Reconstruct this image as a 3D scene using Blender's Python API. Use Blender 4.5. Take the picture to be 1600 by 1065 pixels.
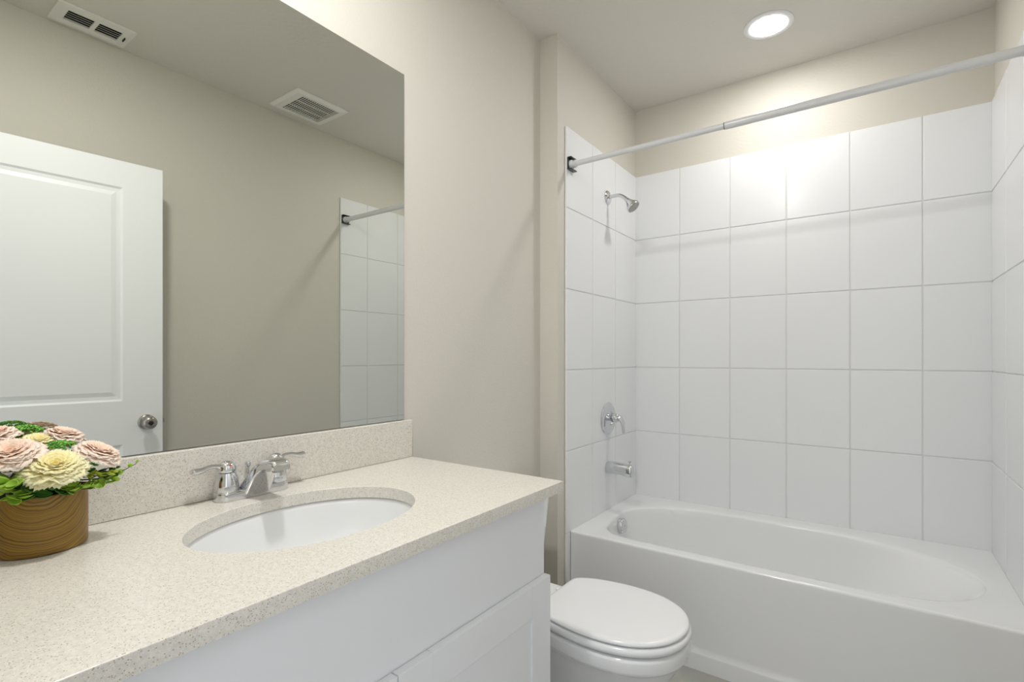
import bpy, bmesh, math, random
from mathutils import Vector, Matrix, Euler
random.seed(7)
for o in list(bpy.data.objects): bpy.data.objects.remove(o)
sc = bpy.context.scene; C = sc.collection
PI = math.pi

# ---------------------------------------------------------------- camera, world, exposure
cam_d = bpy.data.cameras.new('camera'); cam = bpy.data.objects.new('camera', cam_d); C.objects.link(cam)
cam.location = (1.223, 0.0, 1.2153); cam.rotation_euler = (PI/2, 0, 0.6196)
cam_d.sensor_width = 36; cam_d.lens = 796.94/1600*36; cam_d.shift_y = 25.2/1600; cam_d.clip_start = 0.02
sc.camera = cam
w = bpy.data.worlds.new('world'); sc.world = w; w.use_nodes = True
w.node_tree.nodes['Background'].inputs[0].default_value = (0.93, 0.97, 1.0, 1)
w.node_tree.nodes['Background'].inputs[1].default_value = 0.95
vs = sc.view_settings; vs.view_transform = 'Standard'; vs.look = 'None'; vs.gamma = 1; vs.use_curve_mapping = False
vs.exposure = 0.43
CAN_POWER = 112.0        # emission of the recessed light's lens
sc.cycles.max_bounces = 14; sc.cycles.diffuse_bounces = 8; sc.cycles.glossy_bounces = 8
sc.cycles.sample_clamp_indirect = 6

# ---------------------------------------------------------------- measures of the room
W = 1.614; XS = 0.09; YS = 1.931; YB = 2.812; ZC = 2.63; YF = 0.07; T = 0.01
ZT = 2.248; ROW = 0.3637; ZTUB = 0.431; ZCT = 0.8988

# ---------------------------------------------------------------- materials
def new_mat(name):
    m = bpy.data.materials.new(name); m.use_nodes = True
    return m, m.node_tree, m.node_tree.nodes['Principled BSDF']
def pbr(name, col, rough=0.5, metal=0.0, coat=0.0, emis=None, es=0.0, sub=0.0, spec=None):
    m, nt, b = new_mat(name)
    b.inputs['Base Color'].default_value = (*col, 1); b.inputs['Roughness'].default_value = rough
    b.inputs['Metallic'].default_value = metal; b.inputs['Coat Weight'].default_value = coat
    b.inputs['Coat Roughness'].default_value = 0.04
    if spec is not None: b.inputs['Specular IOR Level'].default_value = spec
    if emis: b.inputs['Emission Color'].default_value = (*emis, 1); b.inputs['Emission Strength'].default_value = es
    return m
def add_bump(m, scale, strength, dist=0.002, detail=3, kind='noise', coat=False):
    nt = m.node_tree; b = nt.nodes['Principled BSDF']
    tc = nt.nodes.new('ShaderNodeTexCoord'); n = nt.nodes.new('ShaderNodeTexNoise')
    n.inputs['Scale'].default_value = scale; n.inputs['Detail'].default_value = detail
    bp = nt.nodes.new('ShaderNodeBump'); bp.inputs['Strength'].default_value = strength; bp.inputs['Distance'].default_value = dist
    nt.links.new(tc.outputs['Object'], n.inputs['Vector']); nt.links.new(n.outputs['Fac'], bp.inputs['Height'])
    nt.links.new(bp.outputs['Normal'], b.inputs['Normal'])
    return m
def ramp(nt, stops):
    r = nt.nodes.new('ShaderNodeValToRGB'); e = r.color_ramp.elements
    while len(e) > 1: e.remove(e[-1])
    e[0].position = stops[0][0]; e[0].color = (*stops[0][1], 1)
    for p, c in stops[1:]:
        k = e.new(p); k.color = (*c, 1)
    return r

M = {}
M['wall'] = add_bump(pbr('beige_wall_paint', (0.62, 0.597, 0.54), 0.62), 120, 0.42, 0.0016, 2)
M['ceil'] = add_bump(pbr('ceiling_paint', (0.68, 0.66, 0.61), 0.75), 55, 0.40, 0.003, 4)
M['trim'] = pbr('white_trim_paint', (0.78, 0.79, 0.80), 0.38)
M['door'] = pbr('white_door_paint', (0.86, 0.87, 0.90), 0.38)
M['cab'] = pbr('white_cabinet_paint', (0.81, 0.825, 0.85), 0.35)
M['gap'] = pbr('cabinet_shadow_interior', (0.25, 0.25, 0.25), 0.7)
M['tile'] = pbr('glossy_white_tile', (0.79, 0.802, 0.818), 0.20, spec=0.17)
M['grout'] = pbr('light_grout', (0.70, 0.70, 0.69), 0.6)
M['enamel'] = pbr('tub_enamel', (0.79, 0.80, 0.81), 0.14, coat=0.3)
M['china'] = pbr('white_vitreous_china', (0.81, 0.82, 0.83), 0.08, coat=0.4)
M['seat'] = pbr('white_toilet_seat_plastic', (0.82, 0.83, 0.845), 0.16)
M['chrome'] = pbr('polished_chrome', (0.70, 0.71, 0.73), 0.06, 1.0)
M['nickel'] = pbr('brushed_nickel', (0.42, 0.40, 0.38), 0.24, 1.0)
M['dark'] = pbr('dark_parts_and_shade', (0.02, 0.02, 0.02), 0.8)  # near-black: small dark parts, and painted shade behind the vent slots
M['bracket'] = pbr('dark_bracket_plastic', (0.03, 0.032, 0.036), 0.25)
M['rod'] = pbr('white_enamel_rod', (0.68, 0.69, 0.71), 0.22)
M['vent'] = pbr('white_vent_enamel', (0.80, 0.79, 0.75), 0.4)
M['red'] = pbr('red_hot_mark', (0.5, 0.06, 0.04), 0.3)
M['caulk'] = pbr('white_caulk', (0.80, 0.80, 0.78), 0.5)
M['glass_edge'] = pbr('mirror_backing_edge', (0.10, 0.13, 0.11), 0.3)
M['mirror'] = pbr('silvered_mirror', (0.70, 0.715, 0.665), 0.0, 1.0)
M['lens_bright'] = pbr('lit_vanity_lens', (1, 1, 1), 0.5, emis=(1.0, 0.988, 0.97), es=CAN_POWER*2.65)
M['lens'] = pbr('lit_can_lens', (1, 1, 1), 0.5, emis=(1.0, 0.975, 0.94), es=CAN_POWER)

def quartz(name, base, lo, hi):
    m, nt, b = new_mat(name)
    tc = nt.nodes.new('ShaderNodeTexCoord')
    v1 = nt.nodes.new('ShaderNodeTexVoronoi'); v1.inputs['Scale'].default_value = 480
    v2 = nt.nodes.new('ShaderNodeTexVoronoi'); v2.inputs['Scale'].default_value = 700
    n = nt.nodes.new('ShaderNodeTexNoise'); n.inputs['Scale'].default_value = 160; n.inputs['Detail'].default_value = 5
    for x in (v1, v2, n): nt.links.new(tc.outputs['Object'], x.inputs['Vector'])
    # random value per cell picks dark chips and pale chips
    s1 = nt.nodes.new('ShaderNodeSeparateColor'); nt.links.new(v1.outputs['Color'], s1.inputs[0])
    s2 = nt.nodes.new('ShaderNodeSeparateColor'); nt.links.new(v2.outputs['Color'], s2.inputs[0])
    r0 = ramp(nt, [(0.30, tuple(c*0.90 for c in base)), (0.72, tuple(min(1, c*1.07) for c in base))])
    nt.links.new(n.outputs['Fac'], r0.inputs[0])
    def layer(prev, sep, vor, thr, col, rad):
        a = nt.nodes.new('ShaderNodeMath'); a.operation = 'GREATER_THAN'; a.inputs[1].default_value = thr
        nt.links.new(sep.outputs[0], a.inputs[0])
        d = nt.nodes.new('ShaderNodeMath'); d.operation = 'LESS_THAN'; d.inputs[1].default_value = rad
        nt.links.new(vor.outputs['Distance'], d.inputs[0])
        p = nt.nodes.new('ShaderNodeMath'); p.operation = 'MULTIPLY'
        nt.links.new(a.outputs[0], p.inputs[0]); nt.links.new(d.outputs[0], p.inputs[1])
        mx = nt.nodes.new('ShaderNodeMix'); mx.data_type = 'RGBA'
        nt.links.new(p.outputs[0], mx.inputs[0]); nt.links.new(prev, mx.inputs[6]); mx.inputs[7].default_value = (*col, 1)
        return mx.outputs[2]
    o = layer(r0.outputs[0], s1, v1, 0.86, lo, 0.42)
    o = layer(o, s2, v2, 0.80, hi, 0.45)
    nt.links.new(o, b.inputs['Base Color']); b.inputs['Roughness'].default_value = 0.22
    return m
M['quartz'] = quartz('speckled_beige_quartz', (0.69, 0.665, 0.61), (0.42, 0.36, 0.285), (0.79, 0.77, 0.715))

def floor_mat():
    m, nt, b = new_mat('pale_grey_floor_tile')
    tc = nt.nodes.new('ShaderNodeTexCoord'); mp = nt.nodes.new('ShaderNodeMapping')
    br = nt.nodes.new('ShaderNodeTexBrick'); br.inputs['Scale'].default_value = 1.0
    br.inputs['Brick Width'].default_value = 0.60; br.inputs['Row Height'].default_value = 0.30
    br.inputs['Mortar Size'].default_value = 0.003; br.inputs['Color1'].default_value = (0.50, 0.49, 0.47, 1)
    br.inputs['Color2'].default_value = (0.55, 0.54, 0.52, 1); br.inputs['Mortar'].default_value = (0.38, 0.37, 0.35, 1)
    n = nt.nodes.new('ShaderNodeTexNoise'); n.inputs['Scale'].default_value = 7; n.inputs['Detail'].default_value = 6
    mx = nt.nodes.new('ShaderNodeMix'); mx.data_type = 'RGBA'; mx.blend_type = 'MULTIPLY'; mx.inputs[0].default_value = 0.35
    nt.links.new(tc.outputs['Object'], mp.inputs[0]); nt.links.new(mp.outputs[0], br.inputs['Vector'])
    nt.links.new(tc.outputs['Object'], n.inputs['Vector'])
    nt.links.new(br.outputs['Color'], mx.inputs[6]); nt.links.new(n.outputs['Color'], mx.inputs[7])
    nt.links.new(mx.outputs[2], b.inputs['Base Color']); b.inputs['Roughness'].default_value = 0.35
    return m
M['floor'] = floor_mat()

def wood_mat():
    m, nt, b = new_mat('cathedral_grain_wood')
    tc = nt.nodes.new('ShaderNodeTexCoord'); mp = nt.nodes.new('ShaderNodeMapping'); mp.vector_type = 'TEXTURE'
    mp.inputs['Location'].default_value = (0.058, -0.014, 0.118); mp.inputs['Scale'].default_value = (1, 1, 1.0)
    n0 = nt.nodes.new('ShaderNodeTexNoise'); n0.inputs['Scale'].default_value = 22; n0.inputs['Detail'].default_value = 2
    ln = nt.nodes.new('ShaderNodeVectorMath'); ln.operation = 'LENGTH'
    ad = nt.nodes.new('ShaderNodeMath'); ad.operation = 'MULTIPLY_ADD'; ad.inputs[1].default_value = 0.016
    n1 = nt.nodes.new('ShaderNodeTexNoise'); n1.noise_dimensions = '1D'; n1.inputs['Scale'].default_value = 330; n1.inputs['Detail'].default_value = 4; n1.inputs['Roughness'].default_value = 0.65
    L = nt.links.new
    L(tc.outputs['Object'], mp.inputs[0]); L(mp.outputs[0], ln.inputs[0]); L(tc.outputs['Object'], n0.inputs['Vector'])
    L(n0.outputs['Fac'], ad.inputs[0]); L(ln.outputs['Value'], ad.inputs[2]); L(ad.outputs[0], n1.inputs['W'])
    r = ramp(nt, [(0.30, (0.08, 0.038, 0.004)), (0.40, (0.18, 0.093, 0.008)), (0.54, (0.265, 0.148, 0.014)), (0.72, (0.35, 0.205, 0.026))])
    L(n1.outputs['Fac'], r.inputs[0]); L(r.outputs[0], b.inputs['Base Color'])
    b.inputs['Roughness'].default_value = 0.38
    return m
M['wood'] = wood_mat()

def petal_mat(name, tip, base_c):
    # the petal's own colour runs from its base (heart of the flower) to its rim; stored per vertex
    m, nt, b = new_mat(name)
    at = nt.nodes.new('ShaderNodeAttribute'); at.attribute_name = 'along'
    r = ramp(nt, [(0.0, base_c), (0.55, tuple((a+c)/2 for a, c in zip(tip, base_c))), (1.0, tip)])
    nt.links.new(at.outputs['Fac'], r.inputs[0]); nt.links.new(r.outputs[0], b.inputs['Base Color'])
    b.inputs['Roughness'].default_value = 0.7; b.inputs['Subsurface Weight'].default_value = 0.15
    b.inputs['Subsurface Radius'].default_value = (0.004, 0.003, 0.002)
    tr = nt.nodes.new('ShaderNodeBsdfTranslucent'); mx = nt.nodes.new('ShaderNodeMixShader'); mx.inputs[0].default_value = 0.15
    nt.links.new(r.outputs[0], tr.inputs[0]); nt.links.new(b.outputs[0], mx.inputs[1]); nt.links.new(tr.outputs[0], mx.inputs[2])
    nt.links.new(mx.outputs[0], nt.nodes['Material Output'].inputs[0])
    return m
M['pink'] = petal_mat('blush_pink_petal', (0.98, 0.88, 0.79), (0.97, 0.64, 0.44))
M['cream'] = petal_mat('cream_petal', (0.96, 0.94, 0.66), (0.96, 0.80, 0.24))
M['leaf'] = pbr('lime_green_leaf', (0.30, 0.50, 0.05), 0.45)
M['leaf2'] = pbr('deep_green_leaf', (0.045, 0.17, 0.02), 0.45)
M['leaf3'] = pbr('yellow_green_leaf', (0.50, 0.60, 0.07), 0.5)
M['moss'] = pbr('grass_green_moss', (0.06, 0.30, 0.035), 0.6)
M['stem'] = pbr('dark_stem', (0.03, 0.045, 0.015), 0.6)
M['soil'] = pbr('black_foam', (0.008, 0.01, 0.006), 0.9)

# ---------------------------------------------------------------- object helpers
def link(name, bm, mats, parent=None, smooth=False, bevel=0, seg=2, sub=0, solid=0, angle=40):
    me = bpy.data.meshes.new(name); bmesh.ops.recalc_face_normals(bm, faces=bm.faces[:]) if not solid else None
    bm.to_mesh(me); bm.free()
    if not isinstance(mats, (list, tuple)): mats = [mats]
    for m in mats: me.materials.append(m)
    o = bpy.data.objects.new(name, me); C.objects.link(o)
    if parent: o.parent = parent
    if solid:
        s = o.modifiers.new('s', 'SOLIDIFY'); s.thickness = abs(solid); s.offset = 1 if solid > 0 else -1
    if bevel:
        b = o.modifiers.new('b', 'BEVEL'); b.width = bevel; b.segments = seg; b.limit_method = 'ANGLE'; b.angle_limit = math.radians(35); b.harden_normals = True
    if sub:
        s = o.modifiers.new('u', 'SUBSURF'); s.levels = sub; s.render_levels = sub
    if smooth or bevel or sub:
        for p in me.polygons: p.use_smooth = True
        if not sub and not bevel:
            e = o.modifiers.new('n', 'EDGE_SPLIT'); e.split_angle = math.radians(angle)
            if angle < 90: wn = o.modifiers.new('w', 'WEIGHTED_NORMAL'); wn.keep_sharp = True
    return o
def tag(o, label, cat, group=None):
    o['label'] = label; o['category'] = cat
    if group: o['group'] = group
    return o
def thing(name, label, cat, loc=(0, 0, 0), group=None):
    o = bpy.data.objects.new(name, None); C.objects.link(o); o.location = loc; o.empty_display_size = 0.05
    return tag(o, label, cat, group)
def struct(o, label=None):
    o['kind'] = 'structure'
    if label: o['label'] = label
    return o
def box(bm, a, b, mi=0):
    vs_ = [bm.verts.new((x, y, z)) for x in (a[0], b[0]) for y in (a[1], b[1]) for z in (a[2], b[2])]
    fs = []
    for q in ((0, 1, 3, 2), (4, 6, 7, 5), (0, 4, 5, 1), (2, 3, 7, 6), (0, 2, 6, 4), (1, 5, 7, 3)):
        f = bm.faces.new([vs_[i] for i in q]); f.material_index = mi; fs.append(f)
    return vs_
def loft(bm, rings, close=True, cap0=True, cap1=True, mi=0, smooth=True):
    R = [[bm.verts.new(p) for p in r] for r in rings]
    n = len(R[0])
    for a, b in zip(R, R[1:]):
        for i in range(n if close else n-1):
            j = (i+1) % n
            f = bm.faces.new((a[i], a[j], b[j], b[i])); f.material_index = mi
    if close and cap0: bm.faces.new(list(reversed(R[0]))).material_index = mi
    if close and cap1: bm.faces.new(R[-1]).material_index = mi
    return R
def lathe(bm, prof, origin=(0, 0, 0), axis=(0, 0, 1), n=32, mi=0):
    """prof: list of (radius, height along axis)"""
    q = Vector(axis).to_track_quat('Z', 'Y'); o = Vector(origin)
    rings = [[o + q @ Vector((r*math.cos(2*PI*i/n), r*math.sin(2*PI*i/n), h)) for i in range(n)] for r, h in prof]
    return loft(bm, rings, mi=mi)
def catmull(pts, n=8, closed=False):
    P_ = [Vector(p) for p in pts]; out = []; m = len(P_)
    for i in range(m if closed else m-1):
        g = (lambda k: P_[k % m]) if closed else (lambda k: P_[max(0, min(m-1, k))])
        p0, p1, p2, p3 = g(i-1), g(i), g(i+1), g(i+2)
        for k in range(n):
            t = k/n
            out.append(0.5*((2*p1)+(-p0+p2)*t+(2*p0-5*p1+4*p2-p3)*t*t+(-p0+3*p1-3*p2+p3)*t**3))
    if not closed: out.append(P_[-1].copy())
    return out
def tube(bm, path, radii, n=16, sy=1.0, mi=0, up=(0, 0, 1)):
    """sweep along path; sy flattens the section along 'up'"""
    path = [Vector(p) for p in path]; rings = []; upv = Vector(up)
    for i, p in enumerate(path):
        d = (path[min(i+1, len(path)-1)] - path[max(i-1, 0)]).normalized()
        s = d.cross(upv)
        if s.length < 1e-3: s = d.cross(Vector((0, 1, 0)))
        s.normalize(); u = s.cross(d).normalized()
        r = radii[i] if isinstance(radii, (list, tuple)) else radii
        rings.append([p + s*math.cos(2*PI*k/n)*r + u*math.sin(2*PI*k/n)*r*sy for k in range(n)])
    return loft(bm, rings, mi=mi)
def rrect(cx, cy, hx, hy, r, z, n=6):
    out = []
    for qx, qy, a0 in ((1, 1, 0), (-1, 1, PI/2), (-1, -1, PI), (1, -1, 1.5*PI)):
        for k in range(n+1):
            a = a0 + PI/2*k/n
            out.append((cx+qx*(hx-r)+r*math.cos(a), cy+qy*(hy-r)+r*math.sin(a), z))
    return out

# ================================================================ SETTING
def wallbox(name, a, b, mat, label=None):
    bm = bmesh.new(); box(bm, a, b); return struct(link(name, bm, mat), label)
wallbox('floor', (-0.12, -0.9, -0.06), (W+0.12, YB+0.12, 0), M['floor'], 'pale grey floor')
wallbox('ceiling', (-0.12, -0.9, ZC), (W+0.12, YB+0.12, ZC+0.06), M['ceil'], 'textured beige ceiling')
wallbox('wall_left', (-0.12, YF-0.12, 0), (0, YB+0.12, ZC), M['wall'], 'beige wall behind the vanity mirror')
wallbox('wall_alcove', (0, YS, 0), (XS, YB, ZC), M['wall'], 'beige wall return at the faucet end of the bathtub')
wallbox('wall_back', (0, YB, 0), (W, YB+0.12, ZC), M['wall'], 'beige wall behind the bathtub')
wallbox('wall_right', (W, YF-0.12, 0), (W+0.12, YB+0.12, ZC), M['wall'], 'beige wall opposite the mirror')
OX0, OX1, OZ = 0.70, 1.535, 2.09
bm = bmesh.new(); box(bm, (0, YF-0.12, 0), (OX0, YF, ZC)); box(bm, (OX1, YF-0.12, 0), (W, YF, ZC)); box(bm, (OX0, YF-0.12, OZ), (OX1, YF, ZC))
struct(link('wall_front', bm, M['wall']), 'beige wall around the doorway')
# hallway beyond the doorway: side walls only, open at its far end to daylight
wallbox('wall_hall', (0.2, -0.9, 0), (0.3, YF-0.12, ZC), M['wall'], 'hallway wall outside the doorway')
bm = bmesh.new(); box(bm, (OX0, YF-0.12, 0), (OX0+0.018, YF, OZ)); box(bm, (OX1-0.018, YF-0.12, 0), (OX1, YF, OZ)); box(bm, (OX0+0.018, YF-0.12, OZ-0.018), (OX1-0.018, YF, OZ))
box(bm, (OX0-0.05, YF, 0), (OX0+0.006, YF+0.012, OZ+0.05)); box(bm, (OX1-0.006, YF, 0), (OX1+0.05, YF+0.012, OZ+0.05)); box(bm, (OX0+0.006, YF, OZ-0.006), (OX1-0.006, YF+0.012, OZ+0.05))
struct(link('trim_1', bm, M['trim'], bevel=0.002), 'white door casing around the doorway')
def baseboard(name, a, b):
    bm = bmesh.new(); box(bm, a, b); struct(link(name, bm, M['trim'], bevel=0.004))
baseboard('baseboard_left', (0, 1.15, 0), (0.013, YS, 0.10))
baseboard('baseboard_alcove', (0.013, YS-0.013, 0), (XS, YS, 0.10))
baseboard('baseboard_right', (W-0.013, 1.10, 0), (W, 2.025, 0.10))

# ---- tile surround
tiles = thing('tile_surround', 'glossy white rectangular wall tiles around the bathtub on three sides', 'wall tiles', (0.85, YB-0.005, ZTUB+0.003))
def place(o, par):
    o.parent = par; o.matrix_parent_inverse = Matrix.Translation(-Vector(par.location)); return o
rows = [ZT - k*ROW for k in range(6)]          # grout lines from the top
GR = 0.0045
def tile_panel(name, us, zs, origin, udir, ndir, label, u_end_bull=False):
    """us: grout positions along udir incl. both ends; zs descending incl. both ends"""
    bm = bmesh.new(); o = Vector(origin); u = Vector(udir); nn = Vector(ndir)
    th = T; g = GR
    def bx(u0, u1, z0, z1, d0, d1, mi):
        vs_ = []
        for uu in (u0, u1):
            for dd in (d0, d1):
                for z in (z0, z1): vs_.append(bm.verts.new(o + u*uu + nn*dd + Vector((0, 0, z))))
        fs = []
        for q in ((0, 1, 3, 2), (4, 6, 7, 5), (0, 4, 5, 1), (2, 3, 7, 6), (0, 2, 6, 4), (1, 5, 7, 3)):
            f = bm.faces.new([vs_[i] for i in q]); f.material_index = mi; fs.append(f)
    bx(us[0]+.0006, us[-1]-.0006, zs[-1], zs[0]-.0006, 0.0005, th-0.0028, 1)
    for i in range(len(us)-1):
        for j in range(len(zs)-1):
            a = us[i] + (0 if i == 0 else g/2); b = us[i+1] - (0 if i == len(us)-2 else g/2)
            z1 = zs[j] - (0 if j == 0 else g/2); z0 = zs[j+1] + (0 if j == len(zs)-2 else g/2)
            bx(a, b, z0, z1, 0.001, th, 0)
    ob = link(name, bm, [M['tile'], M['grout']], bevel=0.0024, seg=3)
    ob['label'] = label
    return place(ob, tiles)
x0 = XS + T
c0, pc = 0.2482, 0.2597
us = [0.0006] + [T + c0 + k*pc for k in range(5)] + [W-XS-0.0006]
tile_panel('back_tile_panel', us, rows[:5]+[ZTUB-0.004], (XS, YB, 0), (1, 0, 0), (0, -1, 0), 'tiles on the long back wall of the bathtub')
yl = [T+0.0003, 0.2806+T, 0.5495+T, YB-2.03]
tile_panel('faucet_side_tile_panel', yl[:3]+[YB-1.994], rows[:5]+[ZTUB-0.004], (XS, YB, 0), (0, -1, 0), (1, 0, 0), 'tiles on the faucet wall of the bathtub')
bm = bmesh.new()
box(bm, (XS+0.0005, 1.994, 0.001), (XS+T, 2.0295, ZTUB-0.005))
place(link('faucet_side_tile_strip', bm, [M['tile'], M['grout']], bevel=0.0024, seg=3), tiles)
tile_panel('right_tile_panel', yl[:3]+[YB-2.04], rows[:5]+[ZTUB-0.004], (W, YB, 0), (0, -1, 0), (-1, 0, 0), 'tiles on the right wall of the bathtub')

# ================================================================ DOOR (open, seen in the mirror)
hx, hy = 1.509, 0.165
ang = math.atan2(0.968-0.447, 1.440-1.483)      # direction of the leaf in plan
DW = 0.808; DZ0, DZ1 = 0.015, 2.067
door = bpy.data.objects.new('door_1', None); C.objects.link(door); struct(door, 'white two panel door standing open against the right wall')
door.location = (hx, hy, DZ0); door.rotation_euler = (0, 0, ang)
# local: +x along the leaf from the hinge, +y face towards the room (camera's left = mirror side), z up
def rel(p): return p
H = DZ1-DZ0
bm = bmesh.new()
pan = [(0.125, DW-0.148, 1.024-DZ0, 1.952-DZ0), (0.125, DW-0.148, 0.20, 0.82)]
th = 0.035
# face grid with recessed raised-mould panels
def door_face(bm, yf, sgn):
    xs_ = [0, pan[0][0], pan[0][1], DW]; zs_ = [0, pan[1][2], pan[1][3], pan[0][2], pan[0][3], H]
    for i in range(3):
        for j in range(5):
            if i == 1 and j in (1, 3):
                x0_, x1_, z0_, z1_ = xs_[1], xs_[2], zs_[j], zs_[j+1]
                steps = [(0, 0), (0.008, 0.006), (0.022, 0.007), (0.040, 0.0015), (0.041, 0.0015)]
                prev = None
                for ins, dep in steps:
                    r = [bm.verts.new((a, yf-sgn*dep, b)) for a, b in ((x0_+ins, z0_+ins), (x1_-ins, z0_+ins), (x1_-ins, z1_-ins), (x0_+ins, z1_-ins))]
                    if prev:
                        for k in range(4): bm.faces.new((prev[k], prev[(k+1) % 4], r[(k+1) % 4], r[k]))
                    prev = r
                bm.faces.new(prev)
            else:
                bm.faces.new([bm.verts.new((a, yf, b)) for a, b in ((xs_[i], zs_[j]), (xs_[i+1], zs_[j]), (xs_[i+1], zs_[j+1]), (xs_[i], zs_[j+1]))])
door_face(bm, 0.0, 1)      # local +y face is turned to -x (mirror side)
door_face(bm, -th, -1)
for a, b in (((0, 0), (0, H)), ((DW, 0), (DW, H))):
    bm.faces.new([bm.verts.new((a[0], y, z)) for y, z in ((0, 0), (-th, 0), (-th, H), (0, H))])
for z in (0, H): bm.faces.new([bm.verts.new((x, y, z)) for x, y in ((0, 0), (DW, 0), (DW, -th), (0, -th))])
bmesh.ops.remove_doubles(bm, verts=bm.verts, dist=1e-5)
leaf = link('door_leaf', bm, M['door'], smooth=False); leaf.parent = door
kx = DW-0.062; kz = 0.926-DZ0
for sgn, y0 in ((1, 0.0), (-1, -th)):
    bm = bmesh.new()
    lathe(bm, [(0.0, 0), (0.033, 0.0), (0.033, 0.004), (0.029, 0.010), (0.014, 0.013), (0.0125, 0.026), (0.016, 0.034), (0.026, 0.041), (0.0285, 0.050), (0.0265, 0.059), (0.019, 0.065), (0.010, 0.067), (0.009, 0.065), (0, 0.065)], (kx, y0, kz), (0, sgn, 0), 40)
    k = link('door_knob', bm, M['nickel'], smooth=True, angle=50); k.parent = door; k['label'] = 'brushed nickel round door knob'
    if sgn == 1:
        bm = bmesh.new(); lathe(bm, [(0, 0.0645), (0.0085, 0.0645), (0.0085, 0.0662), (0.006, 0.0672), (0, 0.0672)], (kx, y0, kz), (0, 1, 0), 24)
        q = link('privacy_lock', bm, M['dark'], smooth=True); q.parent = k
bm = bmesh.new(); box(bm, (DW-0.0005, -0.03, kz-0.028), (DW+0.0012, -0.005, kz+0.028)); box(bm, (DW+0.001, -0.022, kz-0.008), (DW+0.010, -0.012, kz+0.008))
q = link('latch_plate', bm, M['nickel']); q.parent = door
for z in (0.22, 1.02, 1.82):
    bm = bmesh.new(); lathe(bm, [(0, 0), (0.006, 0), (0.006, 0.085), (0, 0.085)], (-0.004, 0.003, z), (0, 0, 1), 12)
    q = link('hinge', bm, M['nickel'], smooth=True); q.parent = door

# ================================================================ MIRROR
bm = bmesh.new(); box(bm, (0.0008, 0.10, 1.0185), (0.0062, 1.1175, 2.110), 1)
bm.faces.ensure_lookup_table()
for f in bm.faces:
    f.normal_update()
    if f.calc_center_median().x > 0.006: f.material_index = 0
tag(link('wall_mirror', bm, [M['mirror'], M['glass_edge']]), 'large frameless mirror on the wall above the vanity counter', 'mirror')

# ================================================================ VANITY CABINET
XF, XD, Y0, Y1 = 0.532, 0.547, 0.098, 1.110
CB = 0.8715
cab = thing('vanity_cabinet', 'white shaker vanity cabinet with two doors under the stone counter', 'cabinet', (0.27, 0.604, 0))
bm = bmesh.new()
box(bm, (0.004, Y0, 0), (XF-0.02, Y0+0.016, CB)); box(bm, (0.004, Y1-0.016, 0), (XF-0.02, Y1, CB))
box(bm, (0.004, Y0+0.016, 0.10), (XF-0.02, Y1-0.016, 0.116)); box(bm, (0.004, Y0+0.016, 0.116), (0.010, Y1-0.016, CB-0.16))
place(link('carcass', bm, M['cab']), cab)
bm = bmesh.new()   # face frame: stiles, blank top panel, rails
box(bm, (XF-0.02, Y0, 0.656), (XF, Y1, CB)); box(bm, (XF-0.02, Y0, 0.10), (XF, Y0+0.04, 0.656)); box(bm, (XF-0.02, Y1-0.04, 0.10), (XF, Y1, 0.656))
box(bm, (XF-0.02, Y0+0.04, 0.10), (XF, Y1-0.04, 0.14))
place(link('face_frame', bm, M['cab'], bevel=0.0012), cab)
bm = bmesh.new(); box(bm, (XF-0.085, Y0+0.016, 0), (XF-0.07, Y1-0.016, 0.10)); place(link('toe_kick', bm, M['cab']), cab)
bm = bmesh.new(); box(bm, (XF, Y0+0.002, CB-0.004), (XF+0.003, Y1, CB-0.0005)); place(link('caulk_bead', bm, M['caulk']), cab)
def shaker(y0, y1, z0, z1):
    bm = bmesh.new(); s = 0.083; r = 0.077; x0_, x1_ = XF+0.001, XF+0.019; e_ = 0.0003
    box(bm, (x0_, y0, z0), (x1_, y0+s, z1)); box(bm, (x0_, y1-s, z0), (x1_, y1, z1))
    box(bm, (x0_, y0+s+e_, z0), (x1_-0.0003, y1-s-e_, z0+r)); box(bm, (x0_, y0+s+e_, z1-r), (x1_-0.0003, y1-s-e_, z1))
    box(bm, (x0_+0.001, y0+s-0.004, z0+r-0.004), (x1_-0.0055, y1-s+0.004, z1-r+0.004))
    return place(link('door', bm, M['cab'], bevel=0.0009, seg=2), cab)
shaker(0.6055, 1.110, 0.112, 0.664); shaker(0.100, 0.6025, 0.112, 0.664)

# ================================================================ COUNTERTOP
ctop = thing('countertop', 'speckled beige quartz vanity counter with oval sink cutout and backsplash', 'countertop', (0.28, 0.61, CB))
SX, SY, AX, AY = 0.290, 0.610, 0.170, 0.230
cx0, cx1, cy0, cy1 = 0.001, 0.571, 0.083, 1.140
def rect_hit(a, x0_, x1_, y0_, y1_, ox, oy):
    dx, dy = math.cos(a), math.sin(a); t = 1e9
    if dx > 1e-9: t = min(t, (x1_-ox)/dx)
    if dx < -1e-9: t = min(t, (x0_-ox)/dx)
    if dy > 1e-9: t = min(t, (y1_-oy)/dy)
    if dy < -1e-9: t = min(t, (y0_-oy)/dy)
    return ox+dx*t, oy+dy*t
corner = [math.atan2(y-SY, x-SX) % (2*PI) for x in (cx0, cx1) for y in (cy0, cy1)]
angs = sorted(set([2*PI*i/120 for i in range(120)] + corner))
def ell(a, ax, ay):
    t = 1/math.sqrt((math.cos(a)/ax)**2+(math.sin(a)/ay)**2); return SX+t*math.cos(a), SY+t*math.sin(a)
def ring(fn, z): return [(*fn(a), z) for a in angs]
e = 0.0022
bm = bmesh.new()
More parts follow.
